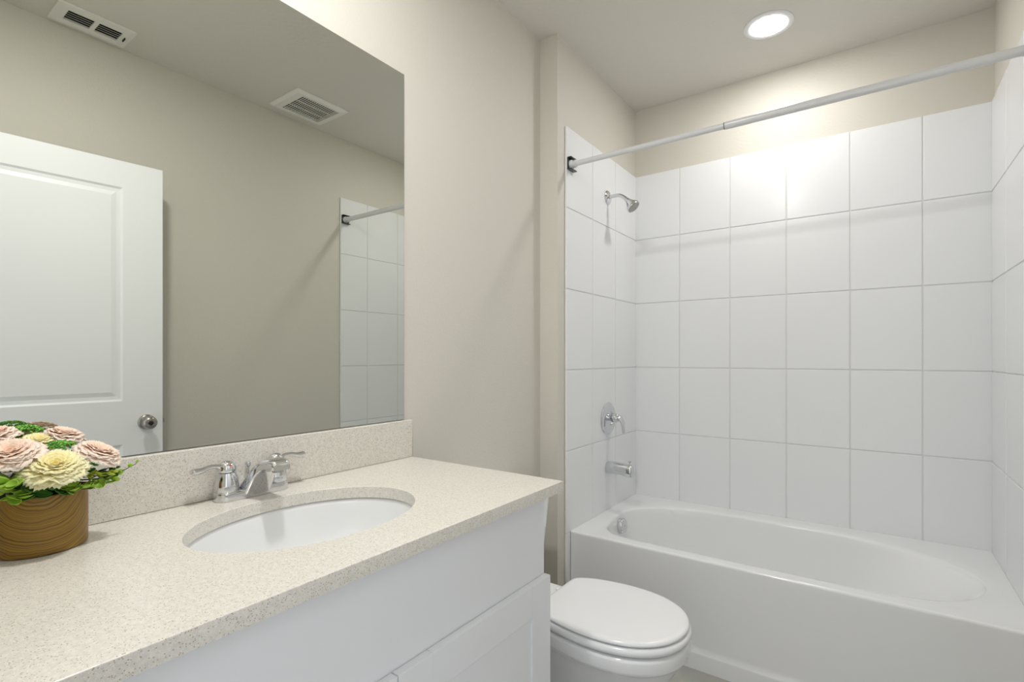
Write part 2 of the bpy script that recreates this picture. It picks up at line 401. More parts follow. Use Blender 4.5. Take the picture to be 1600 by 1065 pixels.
R = [ring(lambda a: ell(a, AX, AY), CB), ring(lambda a: ell(a, AX, AY), ZCT-e), ring(lambda a: ell(a, AX+e, AY+e), ZCT),
     ring(lambda a: rect_hit(a, cx0, cx1-e, cy0+e, cy1-e, SX, SY), ZCT), ring(lambda a: rect_hit(a, cx0, cx1, cy0, cy1, SX, SY), ZCT-e),
     ring(lambda a: rect_hit(a, cx0, cx1, cy0, cy1, SX, SY), CB+0.0001), ring(lambda a: ell(a, AX, AY), CB+0.0001)]
loft(bm, R, cap0=False, cap1=False)
bmesh.ops.remove_doubles(bm, verts=bm.verts, dist=0.00005)
place(link('slab', bm, M['quartz'], smooth=True, angle=50), ctop)
bm = bmesh.new(); box(bm, (0.001, 0.083, ZCT+0.0003), (0.0205, cy1, 1.0162))
place(link('backsplash', bm, M['quartz'], bevel=0.0022), ctop)

# ---- sink
sink = thing('sink_basin', 'oval white undermount sink set into the stone counter', 'sink', (SX, SY, CB-0.16))
bm = bmesh.new(); N = 72
prof = [(1.10, 0.0), (1.035, -0.0005), (1.015, -0.004), (1.0, -0.012), (0.985, -0.035), (0.955, -0.065), (0.90, -0.095), (0.80, -0.122), (0.64, -0.141), (0.44, -0.151), (0.24, -0.156), (0.11, -0.158)]
rings = [[(SX+AX*k*math.cos(2*PI*i/N), SY+AY*k*math.sin(2*PI*i/N), CB-0.001+z) for i in range(N)] for k, z in prof]
rings[-1] = [(SX+0.021*math.cos(2*PI*i/N), SY+0.021*math.sin(2*PI*i/N), CB-0.159) for i in range(N)]
loft(bm, rings, cap0=False, cap1=False)
bmesh.ops.recalc_face_normals(bm, faces=bm.faces[:])
place(link('bowl', bm, M['china'], smooth=True, solid=-0.006, angle=60), sink)
bm = bmesh.new(); lathe(bm, [(0, -0.004), (0.022, -0.004), (0.024, 0), (0.021, 0.002), (0.016, 0.0), (0.015, 0.004), (0.008, 0.007), (0, 0.007)], (SX, SY, CB-0.1575), (0, 0, 1), 32)
place(link('drain_stopper', bm, M['chrome'], smooth=True), sink)

# ---- faucet
FX, FY = 0.048, 0.612
fau = thing('faucet', 'chrome two handle centerset faucet behind the sink', 'faucet', (FX, FY, ZCT))
Z0 = ZCT + 0.0004
def stad(hx_, hy_, z, ex=2.6):
    out = []
    for i in range(48):
        a = 2*PI*i/48; c_, s_ = math.cos(a), math.sin(a)
        yy = (hy_-hx_)*(1 if s_ > 0 else -1) if abs(s_) > 1e-6 else 0
        out.append((FX+hx_*c_, FY+(hy_-hx_)*max(-1, min(1, s_*4))+hx_*s_, z))
    return out
bm = bmesh.new()
loft(bm, [stad(0.0265, 0.083, Z0), stad(0.0272, 0.084, Z0+0.002), stad(0.0268, 0.0835, Z0+0.015), stad(0.0258, 0.0825, Z0+0.0185), stad(0.0235, 0.080, Z0+0.0205)])
place(link('base_plate', bm, M['chrome'], smooth=True, angle=50), fau)
for s, nm in ((-1, 'hot'), (1, 'cold')):
    hy_ = FY + s*0.057
    bm = bmesh.new()
    lathe(bm, [(0, 0.019), (0.0235, 0.019), (0.0245, 0.0215), (0.0246, 0.032), (0.0232, 0.043), (0.0205, 0.053), (0.0175, 0.060), (0, 0.061)], (FX, hy_, Z0), (0, 0, 1), 40)
    place(link('handle_body', bm, M['chrome'], smooth=True, angle=50), fau)
    bm = bmesh.new()
    lathe(bm, [(0, 0.0615), (0.0165, 0.0615), (0.0185, 0.066), (0.0180, 0.074), (0.0135, 0.0815), (0.007, 0.0855), (0, 0.0865)], (FX, hy_, Z0), (0, 0, 1), 36)
    pth = catmull([(FX, hy_+s*0.006, Z0+0.070), (FX, hy_+s*0.022, Z0+0.077), (FX+0.001, hy_+s*0.038, Z0+0.0775), (FX+0.002, hy_+s*0.054, Z0+0.0735), (FX+0.003, hy_+s*0.068, Z0+0.0735), (FX+0.003, hy_+s*0.074, Z0+0.0755)], 5)
    rr = [0.0085, 0.0088, 0.0086, 0.0080, 0.0074, 0.0070, 0.0068, 0.0066, 0.0066, 0.0067, 0.0069, 0.0072, 0.0076, 0.0080, 0.0085, 0.0090, 0.0094, 0.0097, 0.0098, 0.0097, 0.0096, 0.0094, 0.0091, 0.0085, 0.0070, 0.0042]
    tube(bm, pth, rr[:len(pth)], 18, sy=0.72)
    lv = place(link('lever_handle', bm, M['chrome'], smooth=True, angle=60), fau)
    if s < 0:
        bm = bmesh.new(); lathe(bm, [(0, -0.002), (0.0025, -0.002), (0.0025, 0.001), (0, 0.0014)], (FX+0.0155, hy_, Z0+0.077), (0.75, 0, 0.55), 14)
        q = place(link('hot_mark', bm, M['red'], smooth=True), fau); q['label'] = 'small red hot water mark on the left handle'
# spout: arched body extruded across y
up = catmull([(0.028, 0, 0.0195), (0.045, 0, 0.031), (0.070, 0, 0.053), (0.095, 0, 0.075), (0.118, 0, 0.089), (0.145, 0, 0.0945), (0.168, 0, 0.0925), (0.1735, 0, 0.085)], 5)
lo = catmull([(0.072, 0, 0.0005), (0.080, 0, 0.014), (0.092, 0, 0.033), (0.104, 0, 0.048), (0.118, 0, 0.060), (0.135, 0, 0.068), (0.152, 0, 0.070), (0.1725, 0, 0.0705)], 5)
bm = bmesh.new(); rings = []
for i, (a, b) in enumerate(zip(up, lo)):
    t = i/(len(up)-1); hw = 0.034*(1-t)**1.3+0.0205*(1-(1-t)**1.3)
    hw = hw if t < 0.97 else hw*0.93
    mid = (a+b)/2; hv = (a-b)/2; n = 28; r = []
    for k in range(n):
        an = 2*PI*k/n; c_, s_ = math.cos(an), math.sin(an)
        px = math.copysign(abs(c_)**0.55, c_)*hw
        f = math.copysign(abs(s_)**0.62, s_) if s_ > 0 else -abs(s_)**0.25
        q = mid + hv*f
        r.append((q.x, FY+px, ZCT+q.z))
    rings.append(r)
loft(bm, rings)
place(link('spout', bm, M['chrome'], smooth=True, angle=55), fau)
bm = bmesh.new(); lathe(bm, [(0, 0), (0.012, 0), (0.012, 0.006), (0, 0.006)], (0.157, FY, ZCT+0.0655), (0, 0, 1), 20)
place(link('aerator', bm, M['nickel'], smooth=True), fau)
bm = bmesh.new(); lathe(bm, [(0, 0.015), (0.0022, 0.015), (0.0022, 0.060), (0.0045, 0.063), (0.006, 0.068), (0.0045, 0.072), (0, 0.073)], (0.030, FY, Z0), (0, 0, 1), 16)
place(link('lift_rod', bm, M['chrome'], smooth=True), fau)

# ================================================================ FLOWER POT
PX, PY, PR, PH = 0.0885, 0.236, 0.0615, 0.095
PZ = ZCT + 0.0006
pot = thing('flower_pot', 'round wooden pot of blush and cream artificial flowers on the vanity counter', 'flower arrangement', (PX, PY, PZ))
bm = bmesh.new()
lathe(bm, [(0, 0), (PR-0.004, 0), (PR-0.001, 0.0015), (PR, 0.005), (PR, PH-0.003), (PR-0.001, PH-0.0005), (PR-0.002, PH), (PR-0.004, PH-0.001), (PR-0.0045, PH-0.008), (PR-0.0045, PH-0.02), (0, PH-0.02)], (0, 0, 0), (0, 0, 1), 72)
pt = link('pot', bm, M['wood'], smooth=True, angle=40); pt.parent = pot
bm = bmesh.new(); lathe(bm, [(0, PH-0.019), (PR-0.005, PH-0.019), (PR-0.005, PH-0.006), (PR-0.016, PH+0.006), (0.035, PH+0.030), (0.02, PH+0.052), (0, PH+0.056)], (0, 0, 0), (0, 0, 1), 32)
sl = link('foam', bm, M['soil'], smooth=True, angle=60); sl.parent = pot
def petal(bm, lay, Mx, L, Wd, cup, curl, ruf, serr, seed, t0=0.0, t1=1.0):
    """a petal grows along +x from the origin, bends up (+z); Mx places it"""
    rnd = random.Random(seed); nu, nv = 7, 14; G = []
    ph = [rnd.uniform(0, 6.28) for _ in range(4)]
    for i in range(nu+1):
        u = i/nu; row = []
        wv_ = Wd*(0.30+0.70*math.sin(min(1.0, u*1.05)*PI*0.62))*(1 if u < 0.95 else 0.93)
        for j in range(nv+1):
            v = j/nv*2-1
            edge = 0.84+0.16*math.cos(v*1.35)
            x = L*u*edge + (serr*L*(((j % 2)*2-1)*0.8+rnd.uniform(-.6, .6)) if i == nu else 0)
            y = wv_*v*0.5
            z = cup*L*(u**1.6) + curl*L*max(0, u-0.55)**2*2 + abs(v)**2*Wd*0.10*u
            z += ruf*L*(math.sin(v*5+ph[0])*0.5+math.sin(v*9+ph[1])*0.35)*u**2
            vt = bm.verts.new(Mx @ Vector((x, y, z))); vt[lay] = t0+(t1-t0)*u
            row.append(vt)
        G.append(row)
    for i in range(nu):
        for j in range(nv):
            bm.faces.new((G[i][j], G[i][j+1], G[i+1][j+1], G[i+1][j]))
def flower(name, label, pos, rad, nrm, mat, seed, layers=6, serr=0.03, ruf=0.05, dome=0.35):
    rnd = random.Random(seed); bm = bmesh.new(); lay = bm.verts.layers.float.new('along')
    q = Vector(nrm).normalized().to_track_quat('Z', 'X').to_matrix().to_4x4()
    base = Matrix.Translation(Vector(pos)-Vector((PX, PY, PZ))) @ q
    for k in range(layers):
        f = k/(layers-1)                       # 0 outer ... 1 inner
        n = int(round(12-5*f)); L = rad*(1.0-0.80*f); wd = L*1.02 if f < .6 else L*1.35
        pitch = 0.03+1.15*f**0.9
        for i in range(n):
            a = 2*PI*(i+0.5*(k % 2))/n+rnd.uniform(-.13, .13)
            m = base @ Matrix.Rotation(a, 4, 'Z') @ Matrix.Translation((rad*0.03, 0, rad*dome*0.35*f)) @ Matrix.Rotation(-(pitch+rnd.uniform(-.08, .08)), 4, 'Y')
            petal(bm, lay, m, L*rnd.uniform(.93, 1.05), wd, 0.10, -0.55+0.4*f, ruf, serr, rnd.random(), 0.0 if f > .5 else 0.15, 1.0-0.55*f)
    o = link(name, bm, mat, smooth=True, angle=180); o.parent = pot; o['label'] = label
    s = o.modifiers.new('s', 'SOLIDIFY'); s.thickness = 0.0004
    return o
def lerp3(a, b, t): return tuple(x*(1-t)+y*t for x, y in zip(a, b))
fl = [
 ('flower', 'large cream ruffled flower at the front', (0.160, 0.238, 1.038), 0.043, (0.46, -0.06, 0.88), M['cream'], 11, 8, 0.06, 0.07),
 ('flower', 'blush pink flower on the right side', (0.133, 0.301, 1.048), 0.037, (0.30, 0.38, 0.88), M['pink'], 12, 8, 0.045, 0.06),
 ('flower', 'blush pink flower cut by the left edge', (0.128, 0.193, 1.062), 0.041, (0.36, -0.22, 0.90), M['pink'], 13, 8, 0.045, 0.06),
 ('flower', 'blush pink flower at the back by the mirror', (0.074, 0.268, 1.078), 0.031, (0.15, 0.22, 0.96), M['pink'], 14, 7, 0.045, 0.06),
 ('flower', 'small cream flower behind the others', (0.085, 0.234, 1.072), 0.028, (0.35, 0.0, 0.93), M['cream'], 15, 7, 0.06, 0.05),
 ('flower', 'pale pink flower at the far left back', (0.072, 0.186, 1.088), 0.030, (0.10, -0.2, 0.96), M['pink'], 16, 7, 0.045, 0.06)]
for a in fl: flower(*a)
def moss(pos, rx, ry, rz, n, seed):
    rnd = random.Random(seed); bm = bmesh.new(); p0 = Vector(pos)-Vector((PX, PY, PZ))
    for i in range(n):
        a = rnd.uniform(0, 2*PI); r = math.sqrt(rnd.random()); h = math.sqrt(max(0, 1-r*r))
        c = p0+Vector((rx*r*math.cos(a), ry*r*math.sin(a), rz*h))
        m = Matrix.Translation(c) @ Euler((rnd.uniform(-1, 1), rnd.uniform(-1, 1), rnd.uniform(0, 6))).to_matrix().to_4x4() @ Matrix.Diagonal((1, 0.7, 0.45, 1))
        bmesh.ops.create_icosphere(bm, subdivisions=1, radius=rnd.uniform(0.0022, 0.0036), matrix=m)
        for f in bm.faces[-20:]: f.material_index = 0 if rnd.random() < .7 else 1
    o = link('moss_cluster', bm, [M['moss'], M['leaf']], smooth=True, angle=180); o.parent = pot; o['label'] = 'cluster of tiny bright green leaves'
moss((0.104, 0.257, 1.058), 0.018, 0.024, 0.016, 190, 1)
moss((0.056, 0.223, 1.086), 0.016, 0.024, 0.014, 170, 2)

def leaf_round(bm, m, r, cup, mi=0, pt_=0.0):
    n = 14; R_ = []
    for k, rr in enumerate((0.02, 0.5, 0.85, 1.0)):
        ring_ = []
        for i in range(n):
            a = 2*PI*i/n; f = 1+pt_*max(0, math.cos(a))**6
            ring_.append(m @ Vector((r*(1+rr*f*math.cos(a)), r*0.86*rr*math.sin(a), cup*r*rr*rr)))
        R_.append(ring_)
    loft(bm, R_, cap1=False, mi=mi)
def sprig(pts, leaves, size, mats, label, seed, pt_=0.0, taper=0.5):
    rnd = random.Random(seed); o0 = Vector((PX, PY, PZ))
    path = [Vector(p)-o0 for p in catmull(pts, 8)]; bm = bmesh.new()
    tube(bm, path, [0.0012*(1-0.6*i/len(path)) for i in range(len(path))], 8, mi=1)
    for k in range(leaves):
        t = 0.25+0.75*k/max(1, leaves-1); i = min(len(path)-1, int(t*(len(path)-1))); p = path[i]
        d = (path[min(i+1, len(path)-1)]-path[max(0, i-1)]).normalized()
        sc_ = size*(1-taper*t)*rnd.uniform(.85, 1.15)
        for s in (1, -1):
            side = d.cross(Vector((0, 0, 1))).normalized()*s
            dirv = (side*rnd.uniform(.6, 1)+d*rnd.uniform(.3, .8)+Vector((0, 0, rnd.uniform(-.2, .7)))).normalized()
            q = dirv.to_track_quat('X', 'Z').to_matrix().to_4x4()
            m = Matrix.Translation(p) @ q @ Matrix.Rotation(rnd.uniform(-.9, .9), 4, 'X')
            leaf_round(bm, m, sc_, rnd.uniform(.25, .55), 0, pt_)
    o = link('leaf_sprig', bm, [mats, M['stem']], smooth=True, angle=180); o.parent = pot; o['label'] = label
    s = o.modifiers.new('s', 'SOLIDIFY'); s.thickness = 0.0005
c3 = (PX, PY, PZ+PH)
SP = [
 ([(0.10, 0.27, 1.005), (0.130, 0.300, 1.006), (0.148, 0.325, 1.014), (0.155, 0.350, 1.027)], 6, 0.0062, 'leaf', 'thin green sprig reaching out to the right', 21, 0.5, 0.5),
 ([(0.11, 0.25, 1.000), (0.142, 0.272, 0.998), (0.147, 0.292, 0.997), (0.149, 0.316, 1.000)], 8, 0.0080, 'leaf', 'round lime leaves over the right rim', 22, 0, 0.15),
 ([(0.12, 0.25, 1.002), (0.150, 0.258, 1.000), (0.156, 0.272, 0.998), (0.160, 0.290, 0.996)], 7, 0.0072, 'leaf', 'round lime leaves over the front rim', 23, 0, 0.1),
 ([(0.12, 0.27, 1.010), (0.140, 0.288, 1.014), (0.148, 0.300, 1.014), (0.152, 0.316, 1.014)], 6, 0.0072, 'leaf3', 'yellow green leaves under the right pink flower', 28, 0, 0.2),
 ([(0.10, 0.20, 1.005), (0.135, 0.192, 1.016), (0.156, 0.186, 1.022), (0.172, 0.180, 1.022)], 5, 0.0130, 'leaf', 'large lime leaves at the left front', 24, 0.0, 0.2),
 ([(0.10, 0.19, 1.000), (0.135, 0.190, 1.004), (0.153, 0.192, 1.002), (0.161, 0.194, 0.999)], 5, 0.0120, 'leaf', 'lime leaves drooping at the left front', 25, 0.0, 0.2),
 ([(0.11, 0.21, 1.005), (0.133, 0.212, 1.008), (0.148, 0.214, 1.004), (0.155, 0.216, 1.000)], 5, 0.0105, 'leaf2', 'dark green leaves under the cream flower', 26, 0.5, 0.2),
 ([(0.11, 0.23, 1.005), (0.138, 0.234, 1.006), (0.150, 0.240, 1.002), (0.156, 0.246, 0.998)], 5, 0.0095, 'leaf2', 'dark green leaves under the cream flower', 27, 0.8, 0.2),
 ([(0.12, 0.24, 1.004), (0.146, 0.244, 1.004), (0.155, 0.250, 1.000), (0.159, 0.258, 0.997)], 4, 0.0085, 'leaf', 'pointed green leaves under the cream flower', 32, 0.9, 0.2),
 ([(0.10, 0.28, 1.000), (0.118, 0.300, 0.998), (0.128, 0.314, 1.000), (0.136, 0.328, 1.006)], 6, 0.0078, 'leaf', 'green leaves below the right pink flower', 29, 0, 0.2),
 ([(0.10, 0.27, 1.010), (0.116, 0.292, 1.012), (0.124, 0.310, 1.014), (0.130, 0.326, 1.018)], 6, 0.0080, 'leaf2', 'dark green leaves behind the right pink flower', 33, 0.3, 0.2),
 ([(0.07, 0.28, 1.005), (0.062, 0.300, 1.012), (0.060, 0.314, 1.020)], 5, 0.0080, 'leaf2', 'dark green leaves at the back of the pot', 30, 0, 0.2),
 ([(0.06, 0.19, 1.005), (0.065, 0.172, 1.015), (0.070, 0.158, 1.024)], 5, 0.0090, 'leaf', 'green leaves at the left of the pot', 31, 0, 0.2)]
for pts_, n_, sz_, mt_, lb_, sd_, pp_, tp_ in SP: sprig(pts_, n_, sz_, M[mt_], lb_, sd_, pp_, tp_)

# ================================================================ TOILET
TY = 1.486
toi = thing('toilet', 'white toilet with its lid closed between the vanity and the bathtub', 'toilet', (0.40, TY, 0))
half = [(0.344, 0.0), (0.344, 0.055), (0.3445, 0.098), (0.353, 0.127), (0.385, 0.149), (0.43, 0.167), (0.50, 0.180), (0.56, 0.183), (0.63, 0.175), (0.695, 0.150), (0.745, 0.107), (0.772, 0.055), (0.7805, 0.0)]
full = half + [(x, -y) for x, y in reversed(half[1:-1])]
OUT = catmull([(x, y, 0) for x, y in full], 6, True)
def oring(z, grow=0.0, sx=1.0, sy=1.0, ox=0.56, dx=0.0):
    r = []
    for p in OUT:
        v = Vector((p.x-ox, p.y, 0)); l = v.length or 1
        v = v*(1+grow/l); r.append((ox+v.x*sx+dx, TY+v.y*sy, z))
    return r
bm = bmesh.new()
loft(bm, [oring(0.4190, -0.020), oring(0.4192, -0.006), oring(0.4205, -0.001), oring(0.4240, 0.0), oring(0.4285, -0.002), oring(0.4318, -0.007), oring(0.4334, -0.018), oring(0.4345, -0.06), oring(0.4350, -0.12)])
place(link('lid', bm, M['seat'], smooth=True, angle=60), toi)
bm = bmesh.new()
loft(bm, [oring(0.3905, -0.024), oring(0.3925, -0.004), oring(0.395, 0.004), oring(0.403, 0.0065), oring(0.4105, 0.0045), oring(0.4145, -0.001), oring(0.4155, -0.012), oring(0.4155, -0.04)])
place(link('seat', bm, M['seat'], smooth=True, angle=60), toi)
def bring(z, x0_, x1_, hw, ex=2.2):
    c_ = (x0_+x1_)/2; a_ = (x1_-x0_)/2; out = []
    for p in OUT:
        t = math.atan2(p.y/0.183, (p.x-0.5622)/0.2183)
        k = (abs(math.cos(t))**ex+abs(math.sin(t))**ex)**(-1/ex)
        out.append((c_+a_*math.cos(t)*k, TY+hw*math.sin(t)*k, z))
    return out
bm = bmesh.new()
rim = [oring(0.386, -0.03), oring(0.3868, -0.010), oring(0.384, 0.001), oring(0.376, 0.0055), oring(0.350, 0.004), oring(0.341, 0.0), oring(0.337, -0.006)]
body = [bring(0.325, 0.30, 0.766, 0.168), bring(0.30, 0.29, 0.752, 0.157), bring(0.25, 0.27, 0.722, 0.135), bring(0.19, 0.25, 0.680, 0.112, 2.4), bring(0.12, 0.235, 0.648, 0.100, 2.6), bring(0.05, 0.225, 0.640, 0.104, 2.8), bring(0.018, 0.22, 0.645, 0.110, 2.8), bring(0.0005, 0.22, 0.646, 0.111, 2.8)]
loft(bm, rim+body)
# trapway bulge on both sides
for s in (-1, 1):
    pth = catmull([(0.60, TY+s*0.085, 0.31), (0.50, TY+s*0.105, 0.22), (0.43, TY+s*0.090, 0.13), (0.34, TY+s*0.082, 0.14), (0.29, TY+s*0.080, 0.24), (0.26, TY+s*0.075, 0.33)], 8)
    tube(bm, pth, 0.036, 16)
# rear deck carrying the tank
loft(bm, [rrect(0.20, TY, 0.165, 0.102, 0.03, 0.33), rrect(0.195, TY, 0.17, 0.108, 0.03, 0.385), rrect(0.185, TY, 0.150, 0.106, 0.03, 0.394), rrect(0.185, TY, 0.145, 0.100, 0.026, 0.398)])
place(link('bowl', bm, M['china'], smooth=True, angle=50), toi)
for s in (-1, 1):
    bm = bmesh.new(); lathe(bm, [(0, 0), (0.014, 0), (0.0145, 0.005), (0.011, 0.008), (0, 0.009)], (0.318, TY+s*0.072, 0.398), (0, 0, 1), 20)
    place(link('hinge_cap', bm, M['seat'], smooth=True), toi)
bm = bmesh.new()
loft(bm, [rrect(0.111, TY, 0.078, 0.168, 0.035, 0.3985), rrect(0.111, TY, 0.082, 0.174, 0.035, 0.402), rrect(0.110, TY, 0.090, 0.222, 0.035, 0.696)])
place(link('tank', bm, M['china'], smooth=True, angle=50), toi)
bm = bmesh.new()
loft(bm, [rrect(0.110, TY, 0.094, 0.226, 0.035, 0.697), rrect(0.110, TY, 0.097, 0.229, 0.035, 0.700), rrect(0.110, TY, 0.097, 0.229, 0.035, 0.716), rrect(0.110, TY, 0.093, 0.225, 0.03, 0.722), rrect(0.110, TY, 0.08, 0.21, 0.03, 0.724)])
place(link('tank_lid', bm, M['china'], smooth=True, angle=50), toi)

# ================================================================ BATHTUB
tub = thing('bathtub', 'white alcove bathtub with a smooth apron below the tiled walls', 'bathtub', (0.85, 2.03, 0))
TX0, TX1, TY0, TY1 = XS+T+0.0004, W-T-0.0004, 2.030, YB-T-0.0004
inner = [(0.176, 2.42), (0.190, 2.50), (0.235, 2.565), (0.32, 2.635), (0.43, 2.680), (0.60, 2.694), (0.85, 2.697), (1.05, 2.690), (1.22, 2.655), (1.37, 2.595), (1.48, 2.50), (1.525, 2.39),
         (1.50, 2.27), (1.42, 2.18), (1.30, 2.125), (1.15, 2.103), (0.85, 2.098), (0.55, 2.098), (0.34, 2.104), (0.255, 2.135), (0.205, 2.20), (0.182, 2.31)]
bot = [(0.235, 2.41), (0.245, 2.47), (0.28, 2.52), (0.35, 2.565), (0.45, 2.59), (0.60, 2.60), (0.80, 2.60), (0.95, 2.595), (1.05, 2.575), (1.13, 2.54), (1.18, 2.48), (1.20, 2.40),
       (1.18, 2.31), (1.13, 2.25), (1.05, 2.215), (0.95, 2.20), (0.78, 2.195), (0.55, 2.195), (0.38, 2.205), (0.29, 2.24), (0.25, 2.29), (0.238, 2.35)]
IN = catmull([(x, y, 0) for x, y in inner], 6, True); BT = catmull([(x, y, 0) for x, y in bot], 6, True)
OCX, OCY = 0.85, 2.40
def outer(p, x0_, x1_, y0_, y1_):
    return rect_hit(math.atan2(p.y-OCY, p.x-OCX), x0_, x1_, y0_, y1_, OCX, OCY)
O1 = [outer(p, TX0, TX1, TY0+0.009, TY1) for p in IN]
for c_ in ((TX0, TY0+0.009), (TX1, TY0+0.009), (TX0, TY1), (TX1, TY1)):
    i = min(range(len(O1)), key=lambda k: (O1[k][0]-c_[0])**2+(O1[k][1]-c_[1])**2); O1[i] = c_
def mix(A, B, t): return [(a[0]*(1-t)+b[0]*t, a[1]*(1-t)+b[1]*t) for a, b in zip(A, B)]
INl = [(p.x, p.y) for p in IN]; BTl = [(p.x, p.y) for p in BT]
def z_(r, z): return [(x, y, z) for x, y in r]
bm = bmesh.new()
rings = [z_(O1, ZTUB), z_(mix(O1, INl, 0.5), ZTUB-0.0005), z_(mix(O1, INl, 0.86), ZTUB-0.002), z_(mix(O1, INl, 0.95), ZTUB-0.005), z_(INl, ZTUB-0.013)]
for t, dz in ((0.03, 0.03), (0.10, 0.075), (0.22, 0.14), (0.36, 0.20), (0.52, 0.25), (0.70, 0.290), (0.86, 0.312), (0.97, 0.324)):
    row = []
    for (xa, ya), (xi, yi) in zip(mix(INl, BTl, t), INl):      # the backrest end leans back more gently
        k = min(1, max(0, (xi-1.05)/0.40)); k = k*k*(3-2*k)
        row.append((xa, ya, ZTUB-0.013-dz*(1-k)-0.324*(t**1.35)*k))
    rings.append(row)
cxm = [(0.72+(x-0.72)*0.6, 2.395+(y-2.395)*0.5) for x, y in BTl]; rings.append(z_(cxm, 0.088)); rings.append(z_([(0.72+(x-0.72)*0.05, 2.395+(y-2.395)*0.05) for x, y in BTl], 0.086))
loft(bm, rings, cap0=False)
# apron: profile in (y, z) swept along x; the panel between its borders is recessed
nx = 60; G = []
prof = [(0.009, ZTUB, 0), (0.005, ZTUB-0.0008, 0), (0.002, ZTUB-0.0028, 0), (0.0004, ZTUB-0.006, 0), (0.0, ZTUB-0.010, 0), (0.0, 0.410, 0), (0.0, 0.33, 0.3), (0.0, 0.22, 0.65), (0.0, 0.090, 1), (0.0, 0.074, 0.85), (0.0, 0.066, 0.2), (0.0, 0.061, 0), (0.0, 0.0005, 0)]
for i in range(nx+1):
    u = i/nx
    x = TX0 + (TX1-TX0)*u
    e_ = min(1, max(0, (min(x-TX0, TX1-x)-0.022)/0.035)); e_ = e_*e_*(3-2*e_)
    G.append([bm.verts.new((x, TY0+a+0.010*r*e_, z)) for a, z, r in prof])
for i in range(nx):
    for j in range(len(prof)-1): bm.faces.new((G[i][j], G[i+1][j], G[i+1][j+1], G[i][j+1]))
for s in (0, -1):      # ends close the shell
    r = G[s]; bm.faces.new([bm.verts.new(v.co) for v in r]+[bm.verts.new((r[0].co.x, TY0+0.03, 0.0005)), bm.verts.new((r[0].co.x, TY0+0.03, ZTUB-0.002))])
bmesh.ops.remove_doubles(bm, verts=bm.verts, dist=0.00002)
place(link('shell', bm, M['enamel'], smooth=True, angle=50), tub)
bm = bmesh.new(); lathe(bm, [(0, -0.013), (0.037, -0.013), (0.038, 0.003), (0.034, 0.009), (0.02, 0.012), (0.006, 0.012), (0.005, 0.010), (0, 0.010)], (0.194, 2.395, 0.374), (1, 0, 0.10), 40)
place(link('overflow_plate', bm, M['chrome'], smooth=True), tub)
bm = bmesh.new(); lathe(bm, [(0, 0), (0.036, 0), (0.036, 0.003), (0.02, 0.005), (0.018, 0.012), (0, 0.013)], (0.36, 2.395, 0.092), (0, 0, 1), 32)
place(link('drain', bm, M['chrome'], smooth=True), tub)

# ================================================================ SHOWER FITTINGS on the faucet wall
XW = XS+T+0.0006; YW = 2.42
sh = thing('wall_shower', 'chrome shower head on a curved arm high on the tiled wall', 'shower head', (XW, YW, 2.034))
bm = bmesh.new(); lathe(bm, [(0, 0), (0.036, 0), (0.036, 0.002), (0.030, 0.008), (0.015, 0.012), (0, 0.012)], (XW, YW, 2.034), (1, 0, 0), 36)
place(link('escutcheon', bm, M['chrome'], smooth=True), sh)
bm = bmesh.new(); tube(bm, catmull([(XW+0.004, YW, 2.034), (0.135, YW, 2.037), (0.165, YW, 2.034), (0.190, YW, 2.020), (0.208, YW, 2.002)], 6), 0.0095, 18)
place(link('shower_arm', bm, M['chrome'], smooth=True, angle=60), sh)
d = (0.62, 0, -0.72)
bm = bmesh.new(); lathe(bm, [(0, 0), (0.011, 0), (0.013, 0.004), (0.012, 0.010), (0.015, 0.014), (0.017, 0.020), (0.026, 0.036), (0.0335, 0.048), (0.035, 0.054), (0.0335, 0.060), (0.031, 0.0605)], (0.203, YW, 2.007), d, 36)
place(link('head', bm, M['chrome'], smooth=True, angle=55), sh)
bm = bmesh.new(); lathe(bm, [(0, 0.055), (0.0312, 0.055), (0.0312, 0.0615), (0.029, 0.063), (0, 0.063)], (0.203, YW, 2.007), d, 32)
q_ = Vector(d).to_track_quat('Z', 'Y')
for r_, n_ in ((0.008, 6), (0.016, 10), (0.024, 14)):
    for i in range(n_):
        a = 2*PI*i/n_; c_ = Vector((0.203, YW, 2.007))+q_ @ Vector((r_*math.cos(a), r_*math.sin(a), 0.0628))
        lathe(bm, [(0, 0), (0.0015, 0), (0.001, 0.0015), (0, 0.0015)], c_, d, 6)
place(link('spray_face', bm, M['nickel'], smooth=True), sh)['label'] = 'grey spray face with small nozzles'

va = thing('shower_valve', 'round chrome shower valve with a drooping lever on the tiled wall', 'shower valve', (XW, YW, 0.902))
bm = bmesh.new(); lathe(bm, [(0, 0), (0.080, 0), (0.081, 0.003), (0.076, 0.009), (0.050, 0.014), (0.036, 0.015), (0.036, 0.012), (0, 0.012)], (XW, YW, 0.902), (1, 0, 0), 56)
place(link('escutcheon', bm, M['chrome'], smooth=True), va)
bm = bmesh.new(); lathe(bm, [(0, 0.010), (0.019, 0.010), (0.019, 0.030), (0.0225, 0.033), (0.0235, 0.045), (0.020, 0.058), (0.012, 0.064), (0, 0.066)], (XW, YW, 0.906), (1, 0, 0), 36)
tube(bm, catmull([(XW+0.045, YW, 0.912), (XW+0.066, YW, 0.908), (XW+0.080, YW, 0.890), (XW+0.086, YW, 0.862), (XW+0.088, YW, 0.832)], 6), [0.021]*4+[0.020]*4+[0.019, 0.018, 0.017, 0.0165, 0.016, 0.0155, 0.015, 0.0145, 0.014, 0.0135, 0.013, 0.0125, 0.012, 0.012, 0.0115, 0.011, 0.008], 18, sy=0.6, up=(1, 0, 0.2))
place(link('lever', bm, M['chrome'], smooth=True, angle=60), va)

